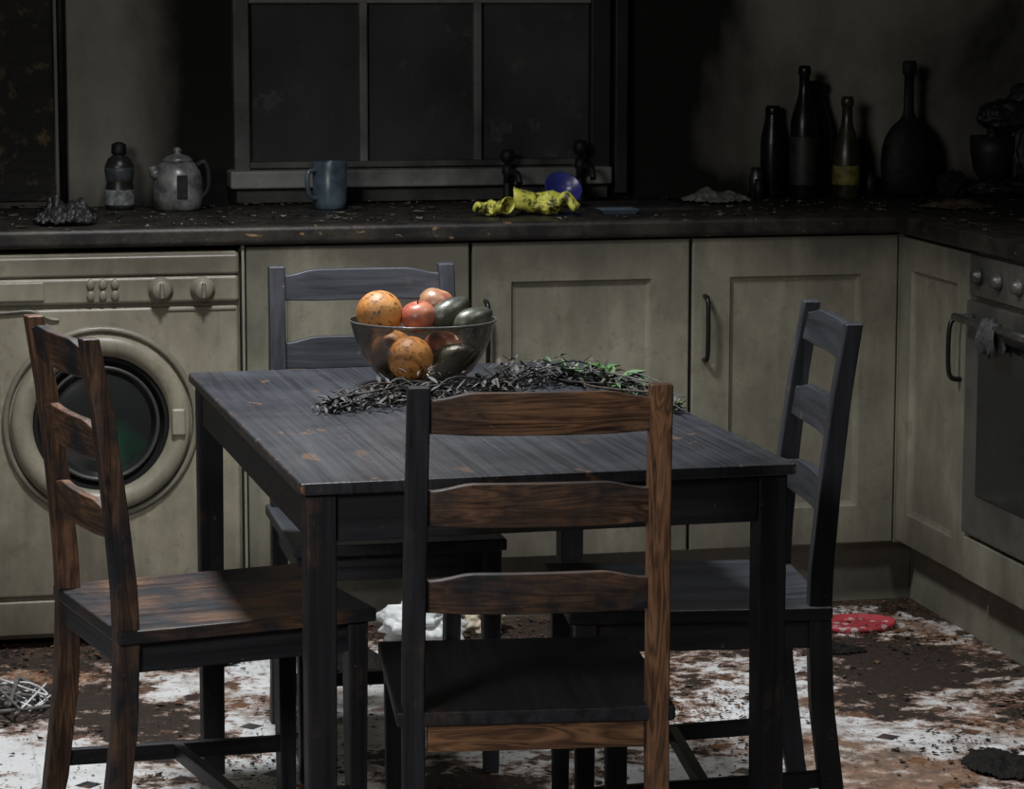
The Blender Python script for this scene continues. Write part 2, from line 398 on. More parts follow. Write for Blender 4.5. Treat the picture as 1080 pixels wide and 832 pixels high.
# ------------------------------------------------------------------ washing machine
WM=empty('washing_machine')
x0,x1=-2.142,-1.538; yf=-.03
box('cabinet_body',(x0,yf,.02),(x1,.52,.862),M_wm,WM,.014,4)
for i,(fx,fy) in enumerate([(x0+.05,.02),(x1-.05,.02),(x0+.05,.48),(x1-.05,.48)]):
    lathe('foot_%d'%i,[(.018,0),(.018,.022)],M_black,WM,16,(fx,fy,0))
box('front_panel',(x0+.006,yf-.010,.115),(x1-.006,yf+.01,.745),M_wm,WM,.008,3)
box('kick_panel',(x0+.006,yf-.008,.03),(x1-.006,yf+.01,.108),M_wm,WM,.006,3)
box('control_panel',(x0+.004,yf-.014,.752),(x1-.004,yf+.01,.812),M_wm,WM,.01,3)
box('control_panel_top',(x0+.004,yf-.014,.812),(x1-.004,yf+.01,.858),M_wm,WM,.008,3)
cx,cz=-1.845,.495; yy=yf-.010
def annulus(name,prof,mat,c,n=56,parent=WM):
    R=[]
    for r,z in prof:
        R.append([(c[0]+r*math.cos(2*math.pi*j/n),c[1]-z,c[2]+r*math.sin(2*math.pi*j/n)) for j in range(n)])
    return rings(name,R,mat,parent,smooth=True,loop=True)
annulus('door_surround',[(.212,-.002),(.212,.004),(.206,.010),(.200,.008),(.196,-.002)],M_wm_d,(cx,yy,cz))
annulus('door_ring',[(.193,-.002),(.193,.012),(.186,.020),(.172,.024),(.158,.020),(.148,.010),(.144,-.002)],M_wm,(cx,yy,cz))
def wglass():
    m=N('washer_glass_dark'); o=m.sep()
    dx=m.math('SUBTRACT',o[0],-1.815); dz=m.math('SUBTRACT',o[2],.44)
    d=m.math('SQRT',m.math('ADD',m.math('MULTIPLY',dx,dx),m.math('MULTIPLY',dz,dz)))
    f=m.noise(scale=18,detail=5,rough=.6)
    k=m.math('ADD',d,m.math('MULTIPLY',m.math('SUBTRACT',f,.5),.10))
    col=m.mix(m.ramp(k,[(.01,1),(.065,0)]),(.013,.014,.014),(.012,.045,.028))
    return m.bsdf(col,.2,spec=.35)
lathe('door_glass',[(.146,.004),(.142,.006),(.125,-.001),(.10,.006),(.05,.012),(.001,.013)],wglass(),WM,56,(cx,yy,cz),'y')
annulus('door_inner_ring',[(.126,.002),(.126,.010),(.122,.012),(.118,.008),(.116,.0)],simple('washer_gasket',(.025,.025,.023),.5),(cx,yy,cz))
box('door_latch',(cx+.150,yy-.030,cz-.030),(cx+.180,yy-.016,cz+.030),M_wm,WM,.006,3)
for i,(kx,kz) in enumerate([(-1.712,.783),(-1.622,.782)]):
    lathe('dial_%d'%i,[(.027,0),(.027,.006),(.022,.010),(.020,.022),(.018,.025),(.001,.025)],M_wm_d,WM,32,(kx,yf-.012,kz),'y')
    box('dial_grip_%d'%i,(kx-.004,yf-.046,kz-.018),(kx+.004,yf-.034,kz+.018),M_wm_d,WM,.003)
for i in range(6):
    bx=-1.862+(i%3)*.026; bz=.797 if i<3 else .772
    lathe('button_%d'%i,[(.010,0),(.010,.005),(.008,.008),(.001,.008)],M_wm_d,WM,20,(bx,yf-.012,bz),'y',squash=(.85,1.15))
box('detergent_drawer',(-2.125,yf-.020,.762),(-1.960,yf-.008,.806),M_wm,WM,.009,4)
dp=spline([(-2.13,yf-.013,.752),(-2.06,yf-.014,.740),(-1.99,yf-.014,.742),(-1.95,yf-.014,.725),(-1.93,yf-.012,.722)],6)
tube('panel_crease',dp,.004,M_wm_d,WM,n=6)
box('panel_crease_right',(-1.70,yf-.013,.735),(-1.55,yf-.008,.742),M_wm_d,WM,.002)

# ------------------------------------------------------------------ oven
OV=empty('built_in_oven')
y1,y0=-.458,-1.058
box('body',(-.004,y0,.155),(.56,y1,.868),M_cab2,OV,.002)
M_ov=sooty('oven_steel_sooty',(.08,.078,.068),soot=(.012,.012,.012),scale=5,lo=.45,hi=.7,rough=.38,spec=.6)
box('control_fascia',(-.024,y0+.002,.778),(-.003,y1-.002,.866),M_ov,OV,.004)
box('oven_door',(-.030,y0+.002,.262),(-.004,y1-.002,.768),M_ov,OV,.006,3)
box('door_window',(-.034,y0+.075,.355),(-.028,y1-.085,.70),simple('oven_glass_black',(.008,.009,.010),.12,var=.4),OV,.004)
box('lower_drawer',(-.024,y0+.002,.160),(-.004,y1-.002,.252),M_cab,OV,.003)
tube('door_rail',[(-.066,y0+.03,.735),(-.066,y1-.03,.735)],.009,M_metal,OV,12)
for i,yy2 in enumerate((y0+.05,y1-.05)): tube('rail_bracket_%d'%i,[(-.028,yy2,.735),(-.066,yy2,.735)],.008,M_metal,OV,10)
for i in range(5):
    lathe('knob_%d'%i,[(.018,0),(.018,.006),(.014,.010),(.012,.018),(.001,.019)],M_ov,OV,24,(-.024,y1-.06-i*.11,.822),'x')
def cloth(name,mat,path,w,seed,parent=None):
    n=14; V=[];F=[]
    for i,p in enumerate(path):
        for j in range(n):
            t=j/(n-1)-.5; q=Vector(p)+Vector((mnoise.noise(Vector((i*.5,j*.9,seed)))*.016,t*w*(1+.3*mnoise.noise(Vector((i*.6,seed,0)))),mnoise.noise(Vector((i*.4,j*.7,seed+5)))*.018))
            V.append(q)
    for i in range(len(path)-1):
        for j in range(n-1): a=i*n+j; F.append((a,a+1,a+n+1,a+n))
    o=mesh(name,V,F,mat,parent,smooth=True); s=o.modifiers.new('t','SOLIDIFY'); s.thickness=.003; return o
cloth('burnt_cloth',simple('burnt_cloth_grey',(.04,.04,.04),.7,var=.9,scale=70,bs=.8),
      [(-.052,-.69,.68),(-.054,-.69,.70),(-.055,-.69,.72),(-.060,-.69,.744),(-.070,-.69,.747),(-.077,-.69,.735),(-.078,-.69,.71),(-.076,-.69,.68)],.08,3,OV)

# ------------------------------------------------------------------ chair
def chair(loc,rz,browns,seed,light=1.):
    E=empty('dining_chair',(loc[0],loc[1],0),rz)
    g=lambda k,ax: wood('burnt_wood_%s_%d'%(k,seed),ax,browns.get(k,browns.get('all',.1)),seed+{'post_l':0,'post_r':.4}.get(k,.2)*7,light)
    hw=.165
    def py(z):
        pts=[(0,-.235),(.12,-.213),(.28,-.192),(.42,-.186),(.50,-.188),(.64,-.200),(.78,-.216),(.90,-.235)]
        for (a,b),(c,d) in zip(pts,pts[1:]):
            if z<=c: return b+(d-b)*(z-a)/(c-a)
        return pts[-1][1]
    for sx,k in ((-1,'post_l'),(1,'post_r')):
        R=[]
        for i in range(31):
            z=.90*i/30; y=py(z); w=.0155; d=.019 if z>.1 else .017
            if z>.5: d=.019-.005*(z-.5)/.4
            xx=sx*(hw+(.006 if z<.5 else .006*(1-(z-.5)/.4)))
            R.append([(xx-w,y-d,z),(xx+w,y-d,z),(xx+w,y+d,z),(xx-w,y+d,z)])
        rings(k,R,g(k,2),E,bevel=.003)
    def slat(name,z0,z1,k,dish=.012,arch=.010):
        R=[];n=28; x0=-hw+.010; x1=hw-.010
        for i in range(n+1):
            t=i/n; x=x0+(x1-x0)*t; e=min(t,1-t)*2
            u=min(1,max(0,(e-.04)/.40)); u=u*u*(3-2*u)
            zt=z1-arch*(1-u); zb=z0+arch*.25*(1-u)
            y=py((z0+z1)/2)-dish*math.sin(math.pi*t); th=.008
            tilt=(py(z1)-py(z0))/2
            R.append([(x,y-th-tilt,zb),(x,y+th-tilt,zb),(x,y+th+tilt,zt),(x,y-th+tilt,zt)])
        rings(name,R,g(k,0),E,bevel=.0025)
    slat('slat_top',.832,.892,'slat_top'); slat('slat_middle',.702,.764,'slat_mid'); slat('slat_lower',.578,.636,'slat_low')
    nx,ny=16,16; V=[];F=[]
    X=lambda i:-.195+.39*i/nx; Y=lambda j:-.205+.43*j/ny
    for lay in (0,1):
        for j in range(ny+1):
            for i in range(nx+1):
                u=abs(i/nx-.5)*2; v=abs(j/ny-.5)*2
                dz=.006*max(0,1-u**3)*max(0,1-v**4)
                V.append((X(i),Y(j),.442-dz if lay==0 else .420))
    n1=(nx+1)*(ny+1)
    for j in range(ny):
        for i in range(nx):
            a=j*(nx+1)+i; F.append((a,a+1,a+nx+2,a+nx+1)); F.append((n1+a,n1+a+nx+1,n1+a+nx+2,n1+a+1))
    bd=[i for i in range(nx+1)]+[j*(nx+1)+nx for j in range(1,ny+1)]+[ny*(nx+1)+i for i in range(nx-1,-1,-1)]+[j*(nx+1) for j in range(ny-1,0,-1)]
    for a,b in zip(bd,bd[1:]+bd[:1]): F.append((a,n1+a,n1+b,b))
    mesh('seat',V,F,g('seat',1),E,bevel=.004,seg=3)
    for sx in (-1,1):
        R=[]
        for z,w in ((0,.0135),(.25,.016),(.42,.0175)):
            x=sx*.170; y=.196; R.append([(x-w,y-w,z),(x+w,y-w,z),(x+w,y+w,z),(x-w,y+w,z)])
        rings('front_leg_%s'%('l' if sx<0 else 'r'),R,g('leg',2),E,bevel=.003)
        box('apron_side_%s'%('l' if sx<0 else 'r'),(sx*.176,-.175,.370),(sx*.160,.185,.421),g('apron',1),E,.002)
        R=[]
        for y,z in ((-.207,.15),(.19,.13)):
            x=sx*.170; R.append([(x-.008,y,z-.014),(x+.008,y,z-.014),(x+.008,y,z+.014),(x-.008,y,z+.014)])
        rings('stretcher_%s'%('l' if sx<0 else 'r'),R,g('leg',1),E,bevel=.002)
    box('apron_front',(-.160,.180,.370),(.160,.196,.421),g('apron',0),E,.002)
    box('apron_back',(-.152,-.200,.382),(.152,-.184,.432),g('apron_back',0),E,.002)
    box('stretcher_cross',(-.165,-.010,.127),(.165,.008,.153),g('leg',0),E,.002)
    return E
chair((-1.4034,-2.1979),-.1118,{'all':.10,'post_r':1.20,'slat_top':.85,'slat_mid':.58,'slat_low':.60,'apron_back':1.5,'post_l':.10,'seat':.1},1)
chair((-1.3964,-.9878),3.125,{'all':.02},2,1.5)
chair((-1.7934,-1.5818),-1.3693,{'all':.12,'post_l':.74,'post_r':.50,'slat_top':.35,'slat_mid':.74,'slat_low':.72,'seat':.46,'leg':.12},3)
chair((-.9921,-1.6586),1.4486,{'all':.05},4,1.1)

# ------------------------------------------------------------------ table
T=empty('dining_table',(-1.3753,-1.6309,0),.0266)
box('top',(-.37,-.59,.722),(.37,.59,.740),M_ttop,T,.004,3)
tw=lambda ax,b=.05,s=11: wood('table_wood_%d_%d'%(ax,s),ax,b,s,.9)
for i,(sx,sy) in enumerate([(-1,-1),(1,-1),(-1,1),(1,1)]):
    xa=sx*.360; ya=sy*.580
    R=[]
    for z,w in ((0,.040),(.60,.044),(.722,.044)):
        R.append([(xa,ya,z),(xa-sx*w,ya,z),(xa-sx*w,ya-sy*w,z),(xa,ya-sy*w,z)])
    rings('leg_%d'%(i+1),R,tw(2,.20,12+i),T,bevel=.003)
box('apron_near',(-.315,-.574,.652),(.315,-.556,.722),tw(0),T,.002)
box('apron_far',(-.315,.556,.652),(.315,.574,.722),tw(0),T,.002)
box('apron_l',(-.354,-.54,.652),(-.336,.54,.722),tw(1),T,.002)
box('apron_r',(.336,-.54,.652),(.354,.54,.722),tw(1),T,.002)

# ------------------------------------------------------------------ fruit bowl
B=empty('glass_fruit_bowl',(-1.376,-1.30,.740))
def glassb():
    m=N('smoked_glass'); tr=m.n('ShaderNodeBsdfTransparent'); tr.inputs[0].default_value=(.82,.79,.74,1)
    gl=m.n('ShaderNodeBsdfGlossy'); gl.inputs['Roughness'].default_value=.06; gl.inputs[0].default_value=(.9,.9,.9,1)
    df=m.n('ShaderNodeBsdfDiffuse'); f=m.noise(scale=16,detail=6,rough=.65); m.l(m.mix(f,(.04,.036,.03),(.20,.17,.13)),df.inputs[0])
    fr=m.n('ShaderNodeFresnel'); fr.inputs[0].default_value=1.4
    a=m.n('ShaderNodeMixShader'); m.l(m.math('ADD',m.math('MULTIPLY',m.ramp(f,[(.48,0),(.72,1)]),.28),.04),a.inputs[0]); m.l(tr.outputs[0],a.inputs[1]); m.l(df.outputs[0],a.inputs[2])
    b=m.n('ShaderNodeMixShader'); m.l(m.math('MULTIPLY',fr.outputs[0],.8),b.inputs[0]); m.l(a.outputs[0],b.inputs[1]); m.l(gl.outputs[0],b.inputs[2])
    m.l(b.outputs[0],m.out.inputs[0]); return m.m
out=[(.001,0),(.050,0),(.056,.003),(.062,.008),(.088,.028),(.108,.058),(.120,.088),(.127,.112),(.130,.116)]
inn=[(.127,.117),(.123,.112),(.116,.088),(.103,.060),(.083,.032),(.055,.013),(.001,.010)]
lathe('bowl',out+inn,glassb(),B,64)
tube('rim_bead',[(.1285*math.cos(t),.1285*math.sin(t),.1165) for t in np.linspace(0,2*math.pi,65)[:-1]],.0016,simple('rim_glass_grey',(.12,.12,.12),.2),B,n=8,cyc=True)
def fruit_mat(name,c1,c2,sp=(.03,.02,.01),rough=.4,streak=False,bs=.2,lo=.60,soot=.6):
    m=N(name); f=m.noise(m.map((1,1,.3) if streak else (1,1,1)),scale=30 if streak else 18,detail=5,rough=.6)
    s=m.noise(m.map((1,1,1),(3,2,1)),scale=110,detail=4,rough=.7); so=m.noise(m.map((1,1,1),(7,2,1)),scale=22,detail=6,rough=.7)
    col=m.mix(m.ramp(f,[(.35,0),(.65,1)]),c1,c2)
    col=m.mix(m.math('MULTIPLY',m.ramp(s,[(lo,0),(lo+.06,1)]),.85),col,sp)
    col=m.mix(m.math('MULTIPLY',m.ramp(so,[(.48,0),(.68,1)]),soot),col,sp)
    return m.bsdf(col,rough,bump=m.bump(s,bs,.001))
MO=fruit_mat('orange_peel',(.50,.19,.045),(.60,.29,.085),bs=.7,soot=.40,lo=.55,rough=.5)
MA=fruit_mat('apple_red',(.36,.075,.05),(.46,.19,.11),streak=True,rough=.35,lo=.66,soot=.35)
MB=fruit_mat('apple_yellow_red',(.42,.26,.15),(.32,.10,.065),streak=True,rough=.35,lo=.60,soot=.45)
MV=fruit_mat('avocado_skin',(.022,.026,.017),(.095,.10,.072),sp=(.010,.010,.009),rough=.35,bs=.8)
def fruit(name,c,r,mat,kind='orange',rot=(0,0,0)):
    prof=[]; n=20
    for i in range(n+1):
        a=math.pi*i/n; x=math.sin(a); z=-math.cos(a)
        if kind=='apple': 
            x*=1.0+.06*z; z=z*.90- (.22*math.exp(-(x/.28)**2) if z>0 else -.10*math.exp(-(x/.25)**2))
        elif kind=='avocado':
            x*=.72*(1-.22*z); z*=1.25
        else: z*=.97
        prof.append((max(x*r,.0004),z*r))
    o=lathe(name,prof,mat,B,32); o.location=c; o.rotation_euler=rot
    return o
fruit('orange_low',(-.034,-.060,.056),.040,MO)
fruit('avocado_low',(.048,-.045,.052),.036,MV,'avocado',(1.2,.4,.9))
fruit('apple_low',(.045,.045,.055),.037,MA,'apple',(.3,.2,0))
fruit('orange_low_back',(-.045,.045,.056),.038,MO)
fruit('orange_top',(-.078,-.008,.130),.041,MO)
fruit('apple_red',(-.012,-.022,.124),.031,MA,'apple',(.1,-.2,0))
tube('apple_stalk',[(-.014,-.022,.143),(-.012,-.020,.152),(-.009,-.020,.158)],.0012,M_char,B,n=6)
fruit('apple_speckled',(.030,.030,.138),.033,MB,'apple',(.1,.3,0))
fruit('avocado_top',(.046,-.016,.130),.033,MV,'avocado',(0,1.05,.25))
fruit('avocado_top_front',(.082,-.034,.117),.031,MV,'avocado',(0,1.2,.2))

# ------------------------------------------------------------------ wilted bouquet on the table
M_leaf1=simple('leaf_charred',(.010,.009,.009),.6,var=.6,scale=60)
M_leaf2=simple('leaf_ash',(.085,.083,.078),.8,var=.6,scale=60)
M_leaf3=simple('leaf_dry_brown',(.045,.030,.018),.7,var=.5,scale=60)
M_leaf4=simple('leaf_green',(.05,.115,.03),.55,var=.5,scale=40)
def bouquet():
    rnd=random.Random(5); V=[];F=[];MI=[]
    path=spline([(-1.600,-1.580,.74),(-1.50,-1.51,.74),(-1.40,-1.47,.74),(-1.31,-1.43,.74),(-1.22,-1.34,.74),(-1.13,-1.30,.74),(-1.06,-1.40,.74),(-1.035,-1.70,.74)],10)
    def at(t):
        k=t*(len(path)-1); i=min(int(k),len(path)-2); return path[i].lerp(path[i+1],k-i)
    def inside(x,y):
        return -1.72<x<-1.01 and y<-1.07
    def leaf(p,a,L,w,mi,el):
        b=len(V); d=Vector((math.cos(a),math.sin(a),0)); s=Vector((-d.y,d.x,0))
        cu=rnd.uniform(-.4,.6); n=5
        for i in range(n+1):
            t=i/n; ww=w*math.sin(math.pi*min(.97,max(.06,t)))**.8
            c=p+d*L*t+Vector((0,0,el*L*t-cu*L*t*t)); c.z=max(c.z,.7415)
            V.append(c-s*ww+Vector((0,0,ww*.5))); V.append(c); V.append(c+s*ww+Vector((0,0,ww*.5)))
        for i in range(n):
            for j in (0,1): a0=b+i*3+j; F.append((a0,a0+1,a0+4,a0+3)); MI.append(mi)
    for i in range(1500):
        t=rnd.random(); p=at(t).copy(); wd=.014+.038*math.sin(math.pi*t)**.8
        p.x+=rnd.gauss(0,wd*.55); p.y+=rnd.gauss(0,wd); 
        if (Vector((p.x,p.y))-Vector((-1.376,-1.30))).length<.133: continue
        if not inside(p.x,p.y): continue
        p.z=.7425+abs(rnd.gauss(0,.011))*(.5+math.sin(math.pi*t))
        g=t>.72 and rnd.random()<.25
        mi=3 if g else rnd.choices([0,1,2],[.60,.24,.16])[0]
        L=rnd.uniform(.008,.024)*(1.3 if g else 1); leaf(p,rnd.uniform(0,6.28),L,L*rnd.uniform(.10,.28)*(1.2 if g else 1),mi,rnd.uniform(0,.6))
    for (x,y,a) in ((-1.075,-1.36,.4),(-1.065,-1.41,1.6),(-1.05,-1.38,2.6),(-1.06,-1.45,.1),(-1.045,-1.43,5.2),(-1.10,-1.37,2.2),(-1.05,-1.34,3.3)):
        leaf(Vector((x,y,.760)),a,.050,.016,3,.25)
    o=mesh('wilted_bouquet',V,F,[M_leaf1,M_leaf2,M_leaf3,M_leaf4],None,smooth=True)
    for p,mi in zip(o.data.polygons,MI): p.material_index=mi
    for i in range(60):
        t=rnd.random()*.85; a=at(t); b=at(min(1,t+rnd.uniform(.10,.28)))
        q=[Vector((a.x+rnd.gauss(0,.02),a.y+rnd.gauss(0,.02),.744+rnd.uniform(0,.012)))]
        m=(a+b)/2; q.append(Vector((m.x+rnd.gauss(0,.02),m.y+rnd.gauss(0,.02),.748+rnd.uniform(0,.03))))
        q.append(Vector((b.x+rnd.gauss(0,.02),b.y+rnd.gauss(0,.02),.746+rnd.uniform(0,.03))))
        if any((Vector((v.x,v.y))-Vector((-1.376,-1.30))).length<.135 or not inside(v.x,v.y) for v in q): continue
        tube('stem_%d'%i,spline(q,5),rnd.uniform(.0010,.0020),rnd.choice([M_leaf1,M_leaf3,M_leaf2,M_leaf1]),o,n=5)
bouquet()

# ------------------------------------------------------------------ worktop objects
Z=.915
SB=empty('squeeze_bottle',(-1.752,.50,Z))
lathe('bottle_body',[(.001,0),(.030,0),(.034,.005),(.034,.045),(.030,.062),(.033,.082),(.034,.100),(.026,.118),(.014,.126),(.013,.132)],simple('bottle_plastic_sooty',(.02,.02,.019),.35,var=.6,scale=22),SB,32)
lathe('bottle_label',[(.0346,.010),(.0348,.012),(.0348,.044),(.0346,.046)],simple('label_pale',(.14,.15,.15),.6,var=.9,scale=60),SB,32)
lathe('bottle_cap',[(.001,.128),(.017,.128),(.018,.132),(.017,.150),(.008,.156),(.001,.156)],M_black,SB,24)
lathe('bottle_band',[(.0285,.060),(.0318,.070),(.0345,.090),(.0345,.098)],simple('label_blue_grey',(.04,.045,.05),.5,var=.7,scale=40),SB,32)
KT=empty('kettle',(-1.622,.44,Z))
M_ket=simple('kettle_ceramic_sooty',(.11,.115,.11),.30,var=.85,scale=24)
lathe('kettle_body',[(.001,0),(.048,0),(.054,.006),(.058,.03),(.058,.06),(.053,.088),(.042,.108),(.030,.115)],M_ket,KT,36)
lathe('kettle_lid',[(.034,.112),(.036,.117),(.026,.125),(.010,.130),(.007,.134),(.010,.140),(.006,.145),(.001,.146)],M_ket,KT,30)
tube('kettle_handle',spline([(.044,-.01,.104),(.060,-.012,.112),(.070,-.014,.090),(.068,-.014,.050),(.050,-.01,.026)],6),.008,M_black,KT)
tube('kettle_spout',spline([(-.048,-.01,.080),(-.056,-.012,.092),(-.060,-.013,.104)],5),.011,M_ket,KT,rr=[.014]*5+[.011]*5+[.008])
box('kettle_panel',(-.008,-.061,.03),(.016,-.056,.085),M_black,KT,.002)
MG=empty('coffee_mug',(-1.272,.40,Z))
M_mug=simple('mug_blue_glaze',(.050,.074,.092),.30,var=.6,scale=14)
lathe('mug_body',[(.001,0),(.034,0),(.038,.004),(.040,.02),(.041,.110),(.0395,.112),(.037,.110),(.036,.012),(.001,.008)],M_mug,MG,40)
tube('mug_handle',spline([(-.036,-.018,.092),(-.054,-.026,.088),(-.057,-.028,.060),(-.050,-.024,.032),(-.034,-.018,.026)],6),.006,M_mug,MG)
sheet('charred_cloth',-1.90,.10,Z+.001,.095,.085,.055,M_black,seed=3)
for i,(tx,h) in enumerate(((-.825,.12),(-.645,.14))):
    TP=empty('sink_tap',(tx,.50,Z))
    lathe('tap_base',[(.001,0),(.020,0),(.020,.006),(.011,.014),(.010,h*.55),(.014,h*.6),(.012,h*.75)],M_black,TP,24)
    lathe('tap_head',[(.006,h*.72),(.008,h*.8),(.016,h*.85),(.019,h*.95),(.014,h*1.05),(.001,h*1.07)],M_black,TP,10)
    tube('tap_spout',spline([(0,-.006,h*.45),(.002,-.04,h*.62),(.004,-.09,h*.62),(.005,-.11,h*.45)],5),.008,M_black,TP)
SK=empty('sink',(-.66,.33,Z))
M_sink=simple('sink_steel_sooty',(.04,.04,.042),.40,.5,var=.6,scale=18)
R=[]
for (a,b,z) in ((.22,.115,0),(.22,.115,.005),(.212,.107,.006),(.20,.095,.0035),(.19,.085,.002)):
    R.append([(-a,-b,z),(a,-b,z),(a,b,z),(-a,b,z)])
rings('sink_rim',R,M_sink,SK)
# crumpled rubber gloves beside the sink
def gmat():
    m=N('rubber_glove_yellow_sooty'); f=m.noise(scale=34,detail=7,rough=.7)
    return m.bsdf(m.mix(m.ramp(f,[(.49,0),(.59,1)]),(.50,.49,.08),(.030,.028,.012)),.45,bump=m.bump(f,.5,.003))
M_glove=gmat()
def glove(x,y,z,rz,sc,seed,flip=1,zs=1.):
    E=empty('rubber_glove',(x,y,z),rz); E.scale=(sc,sc,sc*zs)
    blob('palm',(0,0,.024),(.048,.040,.024),M_glove,E,amp=.45,freq=3,seed=seed,crumple=.35,sub=4,flat=-.022)
    R=[];n=22
    for i in range(7):
        t=i/6; ring=[]
        for j in range(n):
            a=2*math.pi*j/n; rr=(.030+.014*t)*(1+.22*mnoise.noise(Vector((math.cos(a)*1.6,math.sin(a)*1.6,seed+t*1.5))))
            ring.append((-.030-.060*t,rr*math.cos(a),max(.002,.026+.010*t+rr*.62*math.sin(a))))
        R.append(ring)
    o=rings('cuff',R,M_glove,E,closed_ends=False,smooth=True); s=o.modifiers.new('t','SOLIDIFY'); s.thickness=.002
    rr=random.Random(seed)
    for i in range(4):
        yy=(-.030+.020*i); L=(.050,.062,.058,.044)[i]
        pts=spline([(.025,yy*.8,.024),(.025+L*.45,yy*1.1+rr.uniform(-.006,.006),.034+rr.uniform(-.006,.012)),(.025+L*.8,yy*1.3,.022+rr.uniform(-.006,.010)),(.025+L,yy*1.3+rr.uniform(-.012,.012),.012)],5)
        k=len(pts); tube('finger_%d'%(i+1),pts,.009,M_glove,E,n=9,rr=[.0100-.0020*q/k for q in range(k-2)]+[.006,.002])
    pts=spline([(-.005,flip*.034,.024),(.020,flip*.058,.030),(.045,flip*.062,.013)],5); k=len(pts)
    tube('thumb',pts,.009,M_glove,E,n=9,rr=[.0105]*(k-2)+[.007,.002])
glove(-.945,.120,Z+.001,2.2,.55,3,-1,1.3)
glove(-.815,.125,Z+.001,-.25,.85,6,1,1.25)
DB=empty('small_bowl',(-.735,.330,Z+.030)); DB.rotation_euler=(.85,0,.1)
lathe('dish_body',[(.001,0),(.022,0),(.036,.010),(.046,.030),(.043,.030),(.033,.012),(.001,.004)],simple('dish_blue',(.03,.035,.18),.3,var=.3),DB,32)
TR=empty('shallow_tray',(-.650,.13,Z+.0005))
R=[]
for (a,b,z) in ((.038,.028,0),(.046,.035,.012),(.043,.032,.012),(.035,.025,.003)): R.append([(-a,-b,z),(a,-b,z),(a,b,z),(-a,b,z)])
rings('tray_body',R,simple('tray_blue_grey',(.05,.07,.09),.35,var=.4),TR,bevel=.002)
sheet('crumpled_foil',-.325,.42,Z+.001,.12,.09,.030,simple('foil_ash',(.15,.15,.14),.5,.2,var=.7,scale=30,bs=.8),seed=8)
def bottle(name,x,y,r,h,neck,mat,label=None,sh=.62):
    E=empty(name,(x,y,Z))
    prof=[(.001,0),(r*.9,0),(r,.006),(r,h*sh-.03),(r*.96,h*sh-.01),(r*.72,h*sh+.022),(neck*1.15,h*sh+.05),(neck,h*sh+.07),(neck*.95,h-.025),(neck*1.2,h-.022),(neck*1.2,h-.008),(neck,h),(.001,h)]
    prof=[(a,min(b,h)) for a,b in prof]
    lathe('glass',prof,mat,E,32)
    if label: lathe('label',[(r*1.005,.035),(r*1.02,.037),(r*1.02,h*sh-.05),(r*1.005,h*sh-.048)],label,E,32)
    return E
M_bot=simple('bottle_glass_black',(.005,.006,.006),.30,var=.6,scale=20,spec=.3)
M_boty=simple('bottle_glass_yellowed',(.022,.020,.009),.35,var=.8,scale=22)
M_labY=simple('label_yellow_burnt',(.12,.11,.02),.6,var=.8,scale=40)
M_labG=simple('label_green_grey',(.014,.015,.014),.6,var=.8,scale=40)
bottle('wine_bottle',-.090,.47,.033,.325,.013,M_bot,M_labG,.62)
bottle('wine_bottle',-.035,.552,.042,.285,.020,M_bot,None,.66)
bottle('olive_oil_bottle',.018,.46,.034,.250,.013,M_boty,M_labY,.52)
bottle('vinegar_bottle',-.142,.555,.030,.225,.016,M_bot,None,.70)
FB=empty('flask_bottle',(.188,.49,Z))
lathe('flask_body',[(.001,0),(.040,0),(.054,.010),(.066,.040),(.070,.080),(.067,.120),(.058,.150),(.042,.175),(.022,.192),(.015,.205),(.013,.230),(.013,.300),(.018,.303),(.018,.330),(.013,.335),(.001,.335)],simple('flask_charred',(.006,.006,.006),.6,var=.8,scale=35,bs=.8,spec=.25),FB,36,squash=(1,.6))
for i,(x,y,r,h) in enumerate(((-.190,.53,.018,.075),(-.200,.48,.012,.05),(.092,.565,.014,.14),(.098,.51,.016,.06))):
    e=empty('spice_jar',(x,y,Z)); lathe('jar',[(.001,0),(r,0),(r,h*.75),(r*.8,h*.82),(r*.85,h),(.001,h)],M_black if i else M_metal,e,20)
blob('charred_jar_lump',(.290,.45,Z+.030),(.034,.032,.038),M_char,amp=.4,freq=3,seed=12,flat=-.030,crumple=.25)
# charred stand mixer
MX=empty('stand_mixer',(.425,.44,Z)); MX.scale=(1.12,1.1,1.12)
kw=dict(freq=3,amp=.22,crumple=.12)
blob('mixer_base',(0,0,.020),(.080,.055,.022),M_black,MX,seed=20,flat=-.020,**kw)
blob('mixer_column',(.040,0,.100),(.036,.036,.090),M_black,MX,seed=21,**kw)
blob('mixer_head',(.008,0,.178),(.076,.040,.038),M_black,MX,seed=22,**kw)
lathe('mixer_bowl',[(.001,.036),(.025,.036),(.040,.060),(.048,.100),(.050,.135),(.046,.135),(.001,.060)],M_black,MX,28,(-.032,0,0))
tube('mixer_shaft',[(-.032,0,.08),(-.032,0,.165)],.012,M_black,MX)
blob('mixer_top_knob',(.040,0,.215),(.040,.03,.034),M_black,MX,seed=24,**kw)
sheet('charred_wood_pieces',.17,.12,Z+.001,.11,.07,.018,simple('burnt_board',(.045,.032,.018),.7,var=.9,scale=40),seed=51)
sheet('burnt_board',.26,-.30,Z+.001,.12,.12,.016,simple('burnt_board_2',(.035,.026,.016),.7,var=.9,scale=40),seed=53)
def on_top(i):
    while True:
        if random.random()<.7: x=random.uniform(-2.5,.55); y=random.uniform(-.01,.57)
        else: x=random.uniform(.0,.55); y=random.uniform(-1.2,.5)
        if -1.02<x<-.42 and .03<y<.46: continue
        if -2.0<x<-1.80 and .0<y<.20: continue
        if x>-.22 and y>.40: continue
        if .05<x<.4 and (.02<y<.22 or -.45<y<-.15): continue
        return x,y,Z+.0005,random.choice([.6,1,1,1.5])
